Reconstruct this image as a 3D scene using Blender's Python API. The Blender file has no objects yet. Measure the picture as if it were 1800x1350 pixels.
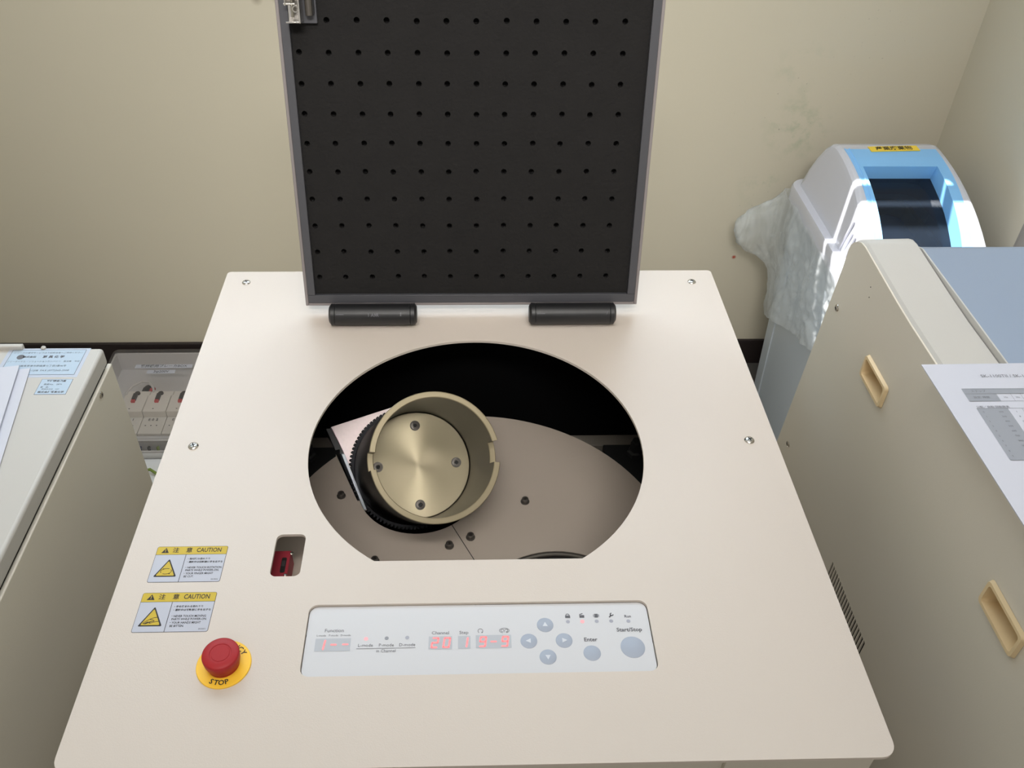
import bpy, bmesh, math, random
from math import sin, cos, pi, radians as R
from mathutils import Vector, Matrix, noise
from mathutils.geometry import tessellate_polygon

random.seed(7)
SC = bpy.context.scene
COL = SC.collection
H = 0.74                      # height of the mixer's top plate above the floor; z below is measured from that plate


def lin(c):
    return tuple((x / 255 / 12.92) if x / 255 <= 0.04045 else ((x / 255 + 0.055) / 1.055) ** 2.4 for x in c) + (1.0,)


# ------------------------------------------------------------------ camera, world, lights, exposure
cam_d = bpy.data.cameras.new('camera')
cam = bpy.data.objects.new('camera', cam_d)
COL.objects.link(cam)
SC.camera = cam
cam_d.sensor_fit = 'HORIZONTAL'
cam_d.sensor_width = 36.0
cam_d.lens = 1555.82 / 1800 * 36.0
cam_d.shift_x = (900 - 864.55) / 1800
cam_d.shift_y = (684.06 - 675) / 1800
cam_d.clip_start = 0.02
yaw, pitch, roll = R(2.319), R(40.8892), R(-1.0991)
fw = Vector((sin(yaw) * cos(pitch), cos(yaw) * cos(pitch), -sin(pitch)))
rt = Vector((cos(yaw), -sin(yaw), 0))
dn = fw.cross(rt)
r2 = rt * cos(roll) + dn * sin(roll)
d2 = dn * cos(roll) - rt * sin(roll)
CM = Matrix((r2, -d2, -fw)).transposed().to_4x4()
CM.translation = Vector((-0.0094, -0.9596, 0.6304 + H))
cam.matrix_world = CM

W = bpy.data.worlds.new('room_light')
SC.world = W
W.use_nodes = True
bg = W.node_tree.nodes['Background']
bg.inputs[0].default_value = (1.0, 0.972, 0.935, 1)
bg.inputs[1].default_value = 0.66


def area(name, loc, to, sx, sy, power, color):
    d = bpy.data.lights.new(name, 'AREA')
    d.shape = 'RECTANGLE'
    d.size, d.size_y = sx, sy
    d.energy = power
    d.color = color
    o = bpy.data.objects.new(name, d)
    COL.objects.link(o)
    o.location = Vector(loc) + Vector((0, 0, H))
    o.rotation_euler = (Vector(to) - Vector(loc)).to_track_quat('-Z', 'Y').to_euler()
    return o


# daylight of the window in the back wall, above the frame
area('window_daylight', (-0.23, 0.78, 1.05), (-0.23, -1.0, 0.3), 1.85, 1.0, 25, (0.70, 0.86, 1.0))
# ceiling lamp overhead, then an added narrow beam to brighten the wall's middle
area('overhead_light', (0.0, -0.85, 1.70), (0.0, -0.85, 0.0), 1.3, 0.25, 12.0, (1.0, 0.955, 0.91))
wall_fill = area('overhead_light', (0.0, -1.7, 1.70), (0.0, 0.72, -0.08), 0.9, 0.25, 3.7, (1.0, 0.97, 0.92))
wall_fill.data.spread = R(46)
sun_d = bpy.data.lights.new('sun', 'SUN')
sun_d.energy = 21.0
sun_d.angle = R(0.6)
sun_d.color = (1.0, 0.97, 0.92)
sun = bpy.data.objects.new('sun', sun_d)
COL.objects.link(sun)
SUN_TO = Vector((-0.20, 0.36, 0.90))
sun.rotation_euler = (-SUN_TO).to_track_quat('-Z', 'Y').to_euler()
sun.location = (0, 2, 3)

SC.view_settings.view_transform = 'Standard'
SC.view_settings.look = 'None'
SC.view_settings.exposure = -0.08
SC.view_settings.gamma = 1.0
SC.view_settings.use_curve_mapping = False


# ------------------------------------------------------------------ materials
def mat(name, srgb, rough=0.5, metal=0.0, spec=0.5, bump=0.0, bscale=600.0, var=0.0, vscale=6.0, emit=None, estr=0.0, coat=0.0):
    m = bpy.data.materials.new(name)
    m.use_nodes = True
    nt = m.node_tree
    p = nt.nodes['Principled BSDF']
    p.inputs['Base Color'].default_value = lin(srgb)
    p.inputs['Roughness'].default_value = rough
    p.inputs['Metallic'].default_value = metal
    p.inputs['Specular IOR Level'].default_value = spec
    if coat:
        p.inputs['Coat Weight'].default_value = coat
        p.inputs['Coat Roughness'].default_value = 0.05
    if emit:
        p.inputs['Emission Color'].default_value = lin(emit)
        p.inputs['Emission Strength'].default_value = estr
    if bump or var:
        tc = nt.nodes.new('ShaderNodeTexCoord')
    if bump:
        n = nt.nodes.new('ShaderNodeTexNoise')
        n.inputs['Scale'].default_value = bscale
        n.inputs['Detail'].default_value = 2
        nt.links.new(tc.outputs['Object'], n.inputs['Vector'])
        b = nt.nodes.new('ShaderNodeBump')
        b.inputs['Strength'].default_value = bump
        b.inputs['Distance'].default_value = 0.001
        nt.links.new(n.outputs['Fac'], b.inputs['Height'])
        nt.links.new(b.outputs['Normal'], p.inputs['Normal'])
    if var:
        n2 = nt.nodes.new('ShaderNodeTexNoise')
        n2.inputs['Scale'].default_value = vscale
        n2.inputs['Detail'].default_value = 3
        nt.links.new(tc.outputs['Object'], n2.inputs['Vector'])
        mx = nt.nodes.new('ShaderNodeMix')
        mx.data_type = 'RGBA'
        c = lin(srgb)
        mx.inputs[6].default_value = tuple(x * (1 - var) for x in c[:3]) + (1,)
        mx.inputs[7].default_value = tuple(min(1, x * (1 + var)) for x in c[:3]) + (1,)
        nt.links.new(n2.outputs['Fac'], mx.inputs[0])
        nt.links.new(mx.outputs[2], p.inputs['Base Color'])
    return m


def see_through(name, srgb, alpha, rough=0.15, trans=None, translucent=0.0):
    """thin sheet: part of the light passes straight through, the rest meets the surface"""
    m = bpy.data.materials.new(name)
    m.use_nodes = True
    nt = m.node_tree
    p = nt.nodes['Principled BSDF']
    out = nt.nodes['Material Output']
    p.inputs['Base Color'].default_value = lin(srgb)
    p.inputs['Roughness'].default_value = rough
    tr = nt.nodes.new('ShaderNodeBsdfTransparent')
    if trans:
        tr.inputs[0].default_value = lin(trans)
    mx = nt.nodes.new('ShaderNodeMixShader')
    mx.inputs[0].default_value = alpha
    src = p.outputs[0]
    if translucent:
        tl = nt.nodes.new('ShaderNodeBsdfTranslucent')
        tl.inputs[0].default_value = lin(srgb)
        m2 = nt.nodes.new('ShaderNodeMixShader')
        m2.inputs[0].default_value = translucent
        nt.links.new(src, m2.inputs[1])
        nt.links.new(tl.outputs[0], m2.inputs[2])
        src = m2.outputs[0]
    nt.links.new(tr.outputs[0], mx.inputs[1])
    nt.links.new(src, mx.inputs[2])
    nt.links.new(mx.outputs[0], out.inputs['Surface'])
    return m


M = {}
M['plate'] = mat('cream_powder_coat', (211, 200, 190), 0.36, bump=0.10, bscale=900, var=0.015)
M['cream'] = mat('cream_enamel', (190, 186, 180), 0.45, bump=0.08, bscale=900, var=0.015)
M['cream_side'] = mat('cream_side_enamel', (213, 206, 192), 0.5, bump=0.08, bscale=900, var=0.02)
M['bluegrey'] = mat('sky_tinted_enamel', (142, 155, 175), 0.32)  # grey lid; the reflected sky is put into its blue tint
M['black'] = mat('matt_black', (16, 16, 17), 0.7)
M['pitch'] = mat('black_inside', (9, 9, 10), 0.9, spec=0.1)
M['hinge'] = mat('black_plastic', (27, 27, 29), 0.42)
M['foam'] = mat('black_foam', (36, 35, 35), 0.95, spec=0.15, bump=0.9, bscale=260, var=0.12, vscale=40)
M['lidgrey'] = mat('lid_grey', (72, 72, 77), 0.5)
M['lidedge'] = mat('lid_shell_grey', (134, 127, 127), 0.5)
M['steel'] = mat('steel', (200, 196, 190), 0.25, metal=1.0)
M['darksteel'] = mat('dark_steel', (100, 95, 90), 0.3, metal=0.6)
M['rubbersteel'] = mat('screw_recess', (30, 28, 27), 0.6)
M['disc'] = mat('rotor_grey', (183, 171, 159), 0.42, var=0.02)
M['brass'] = mat('anodised_gold', (160, 148, 121), 0.42, metal=0.35)
M['cupwall'] = mat('anodised_dark', (92, 86, 74), 0.38, metal=0.6)
M['drum'] = mat('dark_shaded_metal', (34, 31, 28), 0.45, metal=0.3)  # dark metal; its colour also holds the shade on the cup's outer wall
M['gear'] = mat('greased_gear', (18, 18, 30), 0.6)
M['arm'] = mat('milled_plate', (240, 224, 224), 0.4, metal=0.5, var=0.06, vscale=300)
M['armside'] = mat('milled_edge', (222, 228, 238), 0.45, metal=0.3)
M['grey'] = mat('dim_grey', (110, 104, 96), 0.6)
M['bolt'] = mat('dark_bolt', (58, 58, 58), 0.45, metal=0.5)
M['red'] = mat('lock_red', (160, 48, 62), 0.5)
M['panel'] = mat('membrane_white', (211, 211, 215), 0.25)
M['window'] = mat('smoked_display', (184, 187, 194), 0.3)
M['led'] = mat('lit_led', (255, 150, 152), 0.4, emit=(255, 110, 112), estr=0.5)
M['ledlight'] = mat('lit_indicator', (255, 180, 185), 0.4, emit=(255, 120, 130), estr=0.3)
M['unlit'] = mat('unlit_indicator', (168, 169, 182), 0.4)
M['btn'] = mat('membrane_button', (166, 174, 190), 0.35)
M['arrow'] = mat('button_arrow', (212, 216, 224), 0.35)
M['ink'] = mat('grey_ink', (98, 98, 104), 0.6)
M['dark_ink'] = mat('black_ink', (40, 36, 34), 0.6)
M['faint_ink'] = mat('faint_ink', (150, 152, 160), 0.6)
M['yellow'] = mat('safety_yellow', (200, 172, 28), 0.4)
M['labelwhite'] = mat('label_white', (186, 188, 200), 0.35)
M['labelblue'] = mat('label_pale_blue', (172, 190, 207), 0.4)
M['labelframe'] = mat('label_silver', (180, 187, 202), 0.35)
M['orange'] = mat('stop_ring_yellow', (255, 204, 60), 0.4)
M['stopred'] = mat('stop_button_red', (164, 30, 34), 0.45, spec=0.35)
M['paper'] = mat('paper', (200, 201, 211), 0.6)
M['laminate'] = mat('laminated_paper', (196, 197, 208), 0.18)
M['shade'] = mat('printed_grey', (148, 151, 160), 0.25)
M['handle'] = mat('beige_plastic', (222, 198, 156), 0.4)
M['binwhite'] = mat('bin_white', (204, 206, 217), 0.25, coat=0.3)
M['binbody'] = mat('bin_grey', (202, 212, 224), 0.4)
M['binblue'] = mat('bin_blue', (138, 198, 250), 0.3)
M['binyellow'] = mat('bin_label_yellow', (246, 214, 72), 0.4)
M['smoke'] = see_through('smoky_flap', (50, 60, 74), 0.36, 0.06, trans=(150, 164, 182))  # smoky film, its tone lightened to paint in what it reflects
M['slate'] = mat('slate_film', (150, 164, 184), 0.5)
M['bag'] = see_through('milky_film', (246, 251, 254), 0.62, 0.3, translucent=0.5)
nt_ = M['bag'].node_tree
tc_ = nt_.nodes.new('ShaderNodeTexCoord')
mp_ = nt_.nodes.new('ShaderNodeMapping')
mp_.inputs['Scale'].default_value = (30, 16, 9)
mp_.inputs['Rotation'].default_value = (0.5, 0.2, 0.3)
nz_ = nt_.nodes.new('ShaderNodeTexNoise')
nz_.inputs['Scale'].default_value = 1.0
nz_.inputs['Detail'].default_value = 3
nz_.inputs['Distortion'].default_value = 0.8
mr_ = nt_.nodes.new('ShaderNodeMapRange')
mr_.inputs[1].default_value, mr_.inputs[2].default_value = 0.35, 0.68
mr_.inputs[3].default_value, mr_.inputs[4].default_value = 0.34, 0.82
nt_.links.new(tc_.outputs['Object'], mp_.inputs['Vector'])
nt_.links.new(mp_.outputs[0], nz_.inputs['Vector'])
nt_.links.new(nz_.outputs['Fac'], mr_.inputs[0])
nt_.links.new(mr_.outputs[0], [n for n in nt_.nodes if n.type == 'MIX_SHADER'][0].inputs[0])
M['cover'] = see_through('smoky_clear_cover', (160, 156, 155), 0.16, 0.12, trans=(236, 233, 231))
M['boxgrey'] = mat('box_grey', (222, 222, 224), 0.5)
M['breaker'] = mat('breaker_grey', (240, 237, 232), 0.5)
M['toggle'] = mat('toggle_dark', (58, 56, 58), 0.5)
M['togred'] = mat('toggle_red', (206, 80, 84), 0.5)
M['wire_w'] = mat('wire_white', (222, 222, 222), 0.5)
M['wire_k'] = mat('wire_black', (40, 40, 44), 0.5)
M['wire_g'] = mat('wire_green', (120, 140, 60), 0.5)
M['wire_b'] = mat('wire_blue', (64, 74, 120), 0.5)
M['baseboard'] = mat('dark_vinyl', (44, 36, 36), 0.5)
M['floor'] = mat('dark_floor', (92, 88, 84), 0.5, var=0.08)
M['ceiling'] = mat('ceiling_white', (196, 193, 188), 0.8)
M['frame'] = mat('window_frame', (168, 164, 158), 0.4, metal=0.3)


def wall_mat():
    m = mat('painted_wall', (208, 201, 184), 0.62, spec=0.3, bump=0.12, bscale=90)
    nt = m.node_tree
    p = nt.nodes['Principled BSDF']
    L = nt.links.new
    geo = nt.nodes.new('ShaderNodeNewGeometry')
    big = nt.nodes.new('ShaderNodeTexNoise')
    big.inputs['Scale'].default_value = 1.6
    L(geo.outputs['Position'], big.inputs['Vector'])
    mx = nt.nodes.new('ShaderNodeMix')
    mx.data_type = 'RGBA'
    mx.inputs[6].default_value = lin((206, 199, 181))
    mx.inputs[7].default_value = lin((211, 205, 188))
    L(big.outputs['Fac'], mx.inputs[0])
    col = mx.outputs[2]
    nz = nt.nodes.new('ShaderNodeTexNoise')
    nz.inputs['Scale'].default_value = 22
    nz.inputs['Detail'].default_value = 5
    nz.inputs['Roughness'].default_value = 0.65
    L(geo.outputs['Position'], nz.inputs['Vector'])
    rp = nt.nodes.new('ShaderNodeValToRGB')
    rp.color_ramp.elements[0].position = 0.50
    rp.color_ramp.elements[1].position = 0.66
    L(nz.outputs['Fac'], rp.inputs[0])
    # worn-in dirt: green smears, dark specks and one small red mark beside the bin
    for (x, z, r, c, amt, speck) in ((0.670, -0.132, 0.085, (146, 168, 138), 0.55, False), (0.645, -0.010, 0.07, (160, 176, 154), 0.4, False),
                                     (0.622, -0.262, 0.06, (150, 170, 146), 0.45, False), (0.632, -0.09, 0.12, (96, 92, 76), 0.6, True),
                                     (0.780, 0.055, 0.10, (96, 92, 76), 0.6, True), (0.62, -0.33, 0.11, (96, 92, 76), 0.55, True),
                                     (0.5965, -0.438, 0.006, (176, 84, 66), 0.9, None), (-0.38, 0.11, 0.012, (150, 140, 122), 0.5, None),
                                     (-0.345, 0.112, 0.010, (150, 140, 122), 0.4, None)):
        vd = nt.nodes.new('ShaderNodeVectorMath')
        vd.operation = 'DISTANCE'
        vd.inputs[1].default_value = (x, 0.72, z + H)
        L(geo.outputs['Position'], vd.inputs[0])
        mr = nt.nodes.new('ShaderNodeMapRange')
        mr.inputs[1].default_value = r
        mr.inputs[2].default_value = 0.0
        mr.inputs[3].default_value = 0.0
        mr.inputs[4].default_value = amt * (1.6 if speck is None else 1.0)
        L(vd.outputs['Value'], mr.inputs[0])
        ml = nt.nodes.new('ShaderNodeMath')
        ml.operation = 'MULTIPLY'
        L(mr.outputs[0], ml.inputs[0])
        if speck is None:
            ml.inputs[1].default_value = 1.0
        elif speck:
            vo = nt.nodes.new('ShaderNodeTexNoise')
            vo.inputs['Scale'].default_value = 150
            vo.inputs['Detail'].default_value = 1
            L(geo.outputs['Position'], vo.inputs['Vector'])
            r2_ = nt.nodes.new('ShaderNodeValToRGB')
            r2_.color_ramp.elements[0].position = 0.72
            r2_.color_ramp.elements[1].position = 0.78
            L(vo.outputs['Fac'], r2_.inputs[0])
            L(r2_.outputs[0], ml.inputs[1])
        else:
            L(rp.outputs[0], ml.inputs[1])
        mm = nt.nodes.new('ShaderNodeMix')
        mm.data_type = 'RGBA'
        mm.inputs[7].default_value = lin(c)
        L(col, mm.inputs[6])
        L(ml.outputs[0], mm.inputs[0])
        col = mm.outputs[2]
    L(col, p.inputs['Base Color'])
    return m


M['wall'] = wall_mat()


def turned_mat():
    """face-turned metal: the highlight fans out around the turning centre"""
    m = mat('turned_gold', (198, 186, 156), 0.42, metal=0.5)
    nt = m.node_tree
    p = nt.nodes['Principled BSDF']
    p.inputs['Anisotropic'].default_value = 0.85
    t = nt.nodes.new('ShaderNodeTangent')
    t.direction_type = 'RADIAL'
    t.axis = 'Z'
    nt.links.new(t.outputs[0], p.inputs['Tangent'])
    return m


M['turned'] = turned_mat()


# ------------------------------------------------------------------ mesh helpers
class MB:
    def __init__(s):
        s.v, s.f, s.m = [], [], []

    def add(s, vs, fs, mi=0, T=None):
        o = len(s.v)
        for p in vs:
            p = Vector(p)
            s.v.append(T @ p if T else p)
        for f in fs:
            s.f.append([i + o for i in f])
            s.m.append(mi)
        return s

    def box(s, x0, x1, y0, y1, z0, z1, mi=0, T=None):
        vs = [(x, y, z) for z in (z0, z1) for y in (y0, y1) for x in (x0, x1)]
        return s.add(vs, [(0, 2, 3, 1), (4, 5, 7, 6), (0, 1, 5, 4), (2, 6, 7, 3), (0, 4, 6, 2), (1, 3, 7, 5)], mi, T)

    def loft(s, loops, cap0=True, cap1=True, mi=0, T=None, closed=True):
        n = len(loops[0])
        vs = [p for lp in loops for p in lp]
        fs = []
        for k in range(len(loops) - 1):
            for i in range(n if closed else n - 1):
                j = (i + 1) % n
                fs.append((k * n + i, k * n + j, (k + 1) * n + j, (k + 1) * n + i))
        if cap0:
            fs.append(tuple(range(n))[::-1])
        if cap1:
            fs.append(tuple((len(loops) - 1) * n + i for i in range(n)))
        return s.add(vs, fs, mi, T)

    def lathe(s, prof, n=32, mi=0, T=None, cap0=True, cap1=True):
        loops = [[(r * cos(2 * pi * i / n), r * sin(2 * pi * i / n), z) for i in range(n)] for r, z in prof]
        return s.loft(loops, cap0, cap1, mi, T)

    def plate(s, outer, holes, z0, z1, mi=0, T=None, bottom=True):
        """flat sheet with cut-outs"""
        rings = [outer] + holes
        tris = tessellate_polygon([[Vector((p[0], p[1], 0)) for p in r] for r in rings])
        pts = [p for r in rings for p in r]
        n = len(pts)

        def up(t):
            a, b, c = (Vector(pts[i]) for i in t)
            return t if (b - a).cross(c - a) > 0 else (t[0], t[2], t[1])
        tris = [up(tuple(t)) for t in tris]
        vs = [(p[0], p[1], z1) for p in pts] + [(p[0], p[1], z0) for p in pts]
        fs = list(tris)
        if bottom:
            fs += [(t[0] + n, t[2] + n, t[1] + n) for t in tris]
        o = 0
        for k, r in enumerate(rings):
            c = len(r)
            ar = sum(r[i][0] * r[(i + 1) % c][1] - r[(i + 1) % c][0] * r[i][1] for i in range(c))
            for i in range(c):
                j = (i + 1) % c
                q = (o + i, o + i + n, o + j + n, o + j)
                if (ar < 0) != (k > 0):
                    q = q[::-1]
                fs.append(q)
            o += c
        return s.add(vs, fs, mi, T)

    def tube(s, path, r, n=8, mi=0, T=None):
        P = [Vector(p) for p in path]
        loops = []
        for i, p in enumerate(P):
            d = (P[min(i + 1, len(P) - 1)] - P[max(i - 1, 0)]).normalized()
            a = d.orthogonal().normalized() if i == 0 else (loops_a - d * loops_a.dot(d)).normalized()
            loops_a = a
            b = d.cross(a)
            loops.append([p + a * (r * cos(2 * pi * k / n)) + b * (r * sin(2 * pi * k / n)) for k in range(n)])
        return s.loft(loops, mi=mi, T=T)


def build(name, mb, mats, parent=None, T=None, bevel=0.0, seg=2, smooth=True, angle=35, frame=None):
    """link one mesh object; mesh given in plate coordinates (or through T), origin at its middle or in frame"""
    if not isinstance(mats, (list, tuple)):
        mats = [mats]
    pts = [(T @ p if T else p) + Vector((0, 0, H)) for p in mb.v]
    if frame is None:
        lo = [min(p[k] for p in pts) for k in range(3)]
        hi = [max(p[k] for p in pts) for k in range(3)]
        mw = Matrix.Translation([(lo[k] + hi[k]) / 2 for k in range(3)])
    else:
        mw = Matrix.Translation((0, 0, H)) @ frame
    inv = mw.inverted()
    me = bpy.data.meshes.new(name)
    me.from_pydata([inv @ p for p in pts], [], mb.f)
    for m in mats:
        me.materials.append(m)
    me.polygons.foreach_set('material_index', mb.m)
    me.validate()
    if smooth:
        me.polygons.foreach_set('use_smooth', [True] * len(me.polygons))
        me.set_sharp_from_angle(angle=R(angle))
    me.update()
    o = bpy.data.objects.new(name, me)
    COL.objects.link(o)
    o.matrix_world = mw
    if parent:
        hang(o, parent)
    if name in ('lettering', 'hinge_mark', 'marking', 'pictogram'):
        o['kind'] = 'stuff'           # flat print, too small to pick apart
    if bevel:
        b = o.modifiers.new('bevel', 'BEVEL')
        b.width = bevel
        b.segments = seg
        b.limit_method = 'ANGLE'
        b.angle_limit = R(40)
    return o


def world_of(o):
    m = o.matrix_basis.copy()
    if o.parent:
        m = world_of(o.parent) @ o.matrix_parent_inverse @ m
    return m


def hang(o, parent):
    o.parent = parent
    o.matrix_parent_inverse = world_of(parent).inverted()


def thing(name, label, cat, loc, group=None):
    o = bpy.data.objects.new(name, None)
    COL.objects.link(o)
    o.empty_display_size = 0.05
    o.location = Vector(loc) + Vector((0, 0, H))
    return tag(o, label, cat, group)


def tag(o, label, cat, group=None):
    o['label'] = label
    o['category'] = cat
    if group:
        o['group'] = group
    return o


def struct(o):
    o['kind'] = 'structure'
    return o


def lab(o, text):
    o['label'] = text
    return o


def copy_tree(o, parent=None, delta=None):
    c = o.copy()
    COL.objects.link(c)
    if parent:
        c.parent = parent
        c.matrix_parent_inverse = o.matrix_parent_inverse.copy()
    if delta is not None:
        c.matrix_basis = Matrix.Translation(delta) @ c.matrix_basis
    for ch in list(o.children):
        copy_tree(ch, c)
    return c


def rrect(x0, x1, y0, y1, r, n=5):
    pts = []
    for cx, cy, a0 in ((x1 - r, y1 - r, 0), (x0 + r, y1 - r, 90), (x0 + r, y0 + r, 180), (x1 - r, y0 + r, 270)):
        for i in range(n + 1):
            a = R(a0 + 90 * i / n)
            pts.append((cx + r * cos(a), cy + r * sin(a)))
    return pts


def ell(cx, cy, a, b, n=64):
    return [(cx + a * cos(2 * pi * i / n), cy + b * sin(2 * pi * i / n)) for i in range(n)]


def frame_of(origin, x, y):
    x, y = Vector(x).normalized(), Vector(y).normalized()
    z = x.cross(y).normalized()
    y = z.cross(x)
    m = Matrix((x, y, z)).transposed().to_4x4()
    m.translation = Vector(origin)
    return m


def write(mb, body, x, y, size, z=0.0, align='CENTER', sx=1.0, rot=0.0, bold=0.0, mi=0, T=None, space=1.0):
    """flat lettering laid into mb, baseline middle at (x, y)"""
    cu = bpy.data.curves.new('text', 'FONT')
    cu.body = body
    cu.size = size
    cu.align_x = align
    cu.align_y = 'CENTER'
    cu.offset = bold
    cu.resolution_u = 2
    cu.space_character = space
    ob = bpy.data.objects.new('text', cu)
    me = ob.to_mesh()
    L = Matrix.Translation((x, y, z)) @ Matrix.Rotation(rot, 4, 'Z') @ Matrix.Diagonal((sx, 1, 1, 1))
    mb.add([L @ v.co for v in me.vertices], [tuple(p.vertices) for p in me.polygons], mi, T)
    ob.to_mesh_clear()
    bpy.data.objects.remove(ob)
    bpy.data.curves.remove(cu)


def poly(mb, pts, z, mi=0, T=None):
    mb.add([(p[0], p[1], z) for p in pts], [tuple(range(len(pts)))], mi, T)


def line(mb, a, b, w, z, mi=0, T=None):
    a, b = Vector(a), Vector(b)
    d = (b - a).normalized() * w / 2
    n = Vector((-d.y, d.x))
    poly(mb, [a - n, b - n, b + n, a + n], z, mi, T)


def pan_screw(name, at, nrm, r, parent, m=None, recess=True, h=0.45):
    """domed cross-head screw"""
    q = Vector(nrm).normalized().to_track_quat('Z', 'Y').to_matrix().to_4x4()
    T = Matrix.Translation(at) @ q
    b = MB()
    hh = r * h
    b.lathe([(r, -0.0005), (r, hh * 0.3), (r * 0.85, hh * 0.7), (r * 0.55, hh * 0.95), (r * 0.2, hh)], 20, T=T)
    if recess:
        for a in (0.4, 0.4 + pi / 2):
            Q = T @ Matrix.Rotation(a, 4, 'Z')
            b.box(-r * 0.5, r * 0.5, -r * 0.12, r * 0.12, hh * 0.7, hh * 1.03, 1, Q)
    return build(name, b, [m or M['steel'], M['rubbersteel']], parent)


def socket_screw(name, at, nrm, r, parent, m, h=0.6):
    q = Vector(nrm).normalized().to_track_quat('Z', 'Y').to_matrix().to_4x4()
    T = Matrix.Translation(at) @ q
    b = MB()
    hh = r * h
    b.lathe([(r * 1.15, 0), (r * 1.15, hh * 0.2), (r * 0.85, hh * 0.2), (r * 0.85, hh), (r * 0.72, hh * 1.05), (r * 0.45, hh * 1.05), (r * 0.4, hh * 0.4)], 18, T=T, cap1=False)
    b.add([(r * 0.4 * cos(2 * pi * i / 12), r * 0.4 * sin(2 * pi * i / 12), hh * 0.4) for i in range(12)], [tuple(range(12))], 1, T)
    return build(name, b, [m, M['rubbersteel']], parent)


# ------------------------------------------------------------------ the room
XR, YB, ZF, ZC = 0.966, 0.72, -H, 1.76
fl = MB().box(-1.42, XR + .1, -2.6, YB + .12, ZF - .1, ZF)
struct(build('floor', fl, M['floor'], smooth=False))
ce = MB().box(-1.42, XR + .1, -2.6, YB + .12, ZC, ZC + .1)
struct(build('ceiling', ce, M['ceiling'], smooth=False))
WX0, WX1, WZ0, WZ1 = -1.2, 0.74, 0.515, 1.56
TW = Matrix(((1, 0, 0, 0), (0, 0, 1, 0), (0, 1, 0, 0), (0, 0, 0, 1)))     # (x, z, y) sheet to wall
wb = MB().plate([(-1.42, ZF), (XR + .1, ZF), (XR + .1, ZC), (-1.42, ZC)], [[(WX0, WZ0), (WX1, WZ0), (WX1, WZ1), (WX0, WZ1)]], YB, YB + .12, T=TW)
struct(build('wall_back', wb, M['wall'], smooth=False))
wr = MB().box(XR, XR + .1, -2.6, YB, ZF, ZC)
struct(build('wall_right', wr, M['wall'], smooth=False))
struct(build('wall_left', MB().box(-1.42, -1.32, -2.6, YB, ZF, ZC), M['wall'], smooth=False))
w1 = MB()
for x0, x1, z0, z1 in ((WX0, WX1, WZ0, WZ0 + .035), (WX0, WX1, WZ1 - .035, WZ1), (WX0, WX0 + .035, WZ0, WZ1), (WX1 - .035, WX1, WZ0, WZ1), (-.33, -.28, WZ0, WZ1)):
    w1.box(x0, x1, YB + .03, YB + .07, z0, z1)
win = struct(build('window_1', w1, M['frame'], smooth=False))
build('window_sill', MB().box(WX0, WX1, YB + .001, YB + .03, WZ0, WZ0 + .004), M['frame'], win, smooth=False)
build('lower_rail', MB().box(WX0, WX1, YB, YB + .006, WZ0 + .040, WZ0 + .112), M['frame'], win, smooth=False)
struct(build('baseboard_back', MB().box(-1.32, XR, YB - .008, YB, ZF, ZF + .071), M['baseboard'], bevel=.002))
struct(build('baseboard_right', MB().box(XR - .008, XR, -2.6, YB - .008, ZF, ZF + .071), M['baseboard'], bevel=.002))
t1 = MB().box(XR - .003, XR, .29, .357, -.60, .9)
t1.box(XR - .002, XR, .357, .366, -.60, .9)
struct(build('trim_1', t1, M['frame'], bevel=.002))

# ------------------------------------------------------------------ the centrifugal mixer in the middle
mixer = thing('centrifugal_mixer', 'cream centrifugal mixer in the middle with its lid open', 'machine', (0, -.32, -H))
cut = [(x, y) for x, y in ell(.002, -.319, .1683, .1733, 120) if y > -.4637]
i0 = max(range(len(cut)), key=lambda i: (cut[i][1] < -.42) * (cut[i][0] > 0) * (1 - cut[i][1]))
cut = cut[i0:] + cut[:i0]
xc = .1683 * math.sqrt(1 - ((.4637 - .319) / .1733) ** 2)
cut = [(p[0], p[1]) for p in sorted(cut, key=lambda p: math.atan2(p[1] + .319, p[0] - .002) % (2 * pi))]
k = max(range(len(cut)), key=lambda i: (math.atan2(cut[(i + 1) % len(cut)][1] + .319, cut[(i + 1) % len(cut)][0]) - math.atan2(cut[i][1] + .319, cut[i][0])) % (2 * pi))
cut = cut[k + 1:] + cut[:k + 1]
cut = [(.002 + xc, -.4637)] + cut + [(.002 - xc, -.4637)]
slot = rrect(-.1808, -.1546, -.4790, -.4321, .0055)
pan = rrect(-.1418, .1444, -.5768, -.5092, .0075)
outer = []
for cx, cy, a0, r in ((.31 - .005, -.005, 0, .005), (-.31 + .005, -.005, 90, .005), (-.31 + .012, -.6514 + .012, 180, .012), (.31 - .012, -.6514 + .012, 270, .012)):
    outer += [(cx + r * cos(R(a0 + 15 * i)), cy + r * sin(R(a0 + 15 * i))) for i in range(7)]
build('top_panel', MB().plate(outer, [cut, slot, pan], -.0032, 0), M['plate'], mixer, bevel=.0007, seg=2)
hs = MB()
hs.box(-.302, -.299, -.640, -.006, -H + .06, -.0035)
hs.box(.299, .302, -.640, -.006, -H + .06, -.0035)
hs.box(-.299, .299, -.009, -.006, -H + .06, -.0035)
hs.box(-.299, .299, -.640, -.637, -H + .06, -.0035)
hs.box(-.299, .299, -.637, -.009, -H + .06, -H + .063)
build('housing', hs, M['cream_side'], mixer, smooth=False)
fp = MB().plate(rrect(.186, .2995, -.40, -.0045, .010), [], 0, .004, T=Matrix(((1, 0, 0, 0), (0, 0, -1, -.640), (0, 1, 0, 0), (0, 0, 0, 1))))
build('front_panel', fp, M['cream_side'], mixer, bevel=.0008)
for x in (-.26, .26):
    for y in (-.6, -.05):
        build('foot', MB().lathe([(.02, -H), (.02, -H + .05), (.012, -H + .06)], 16, T=Matrix.Translation((x, y, 0))), M['black'], mixer)
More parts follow.
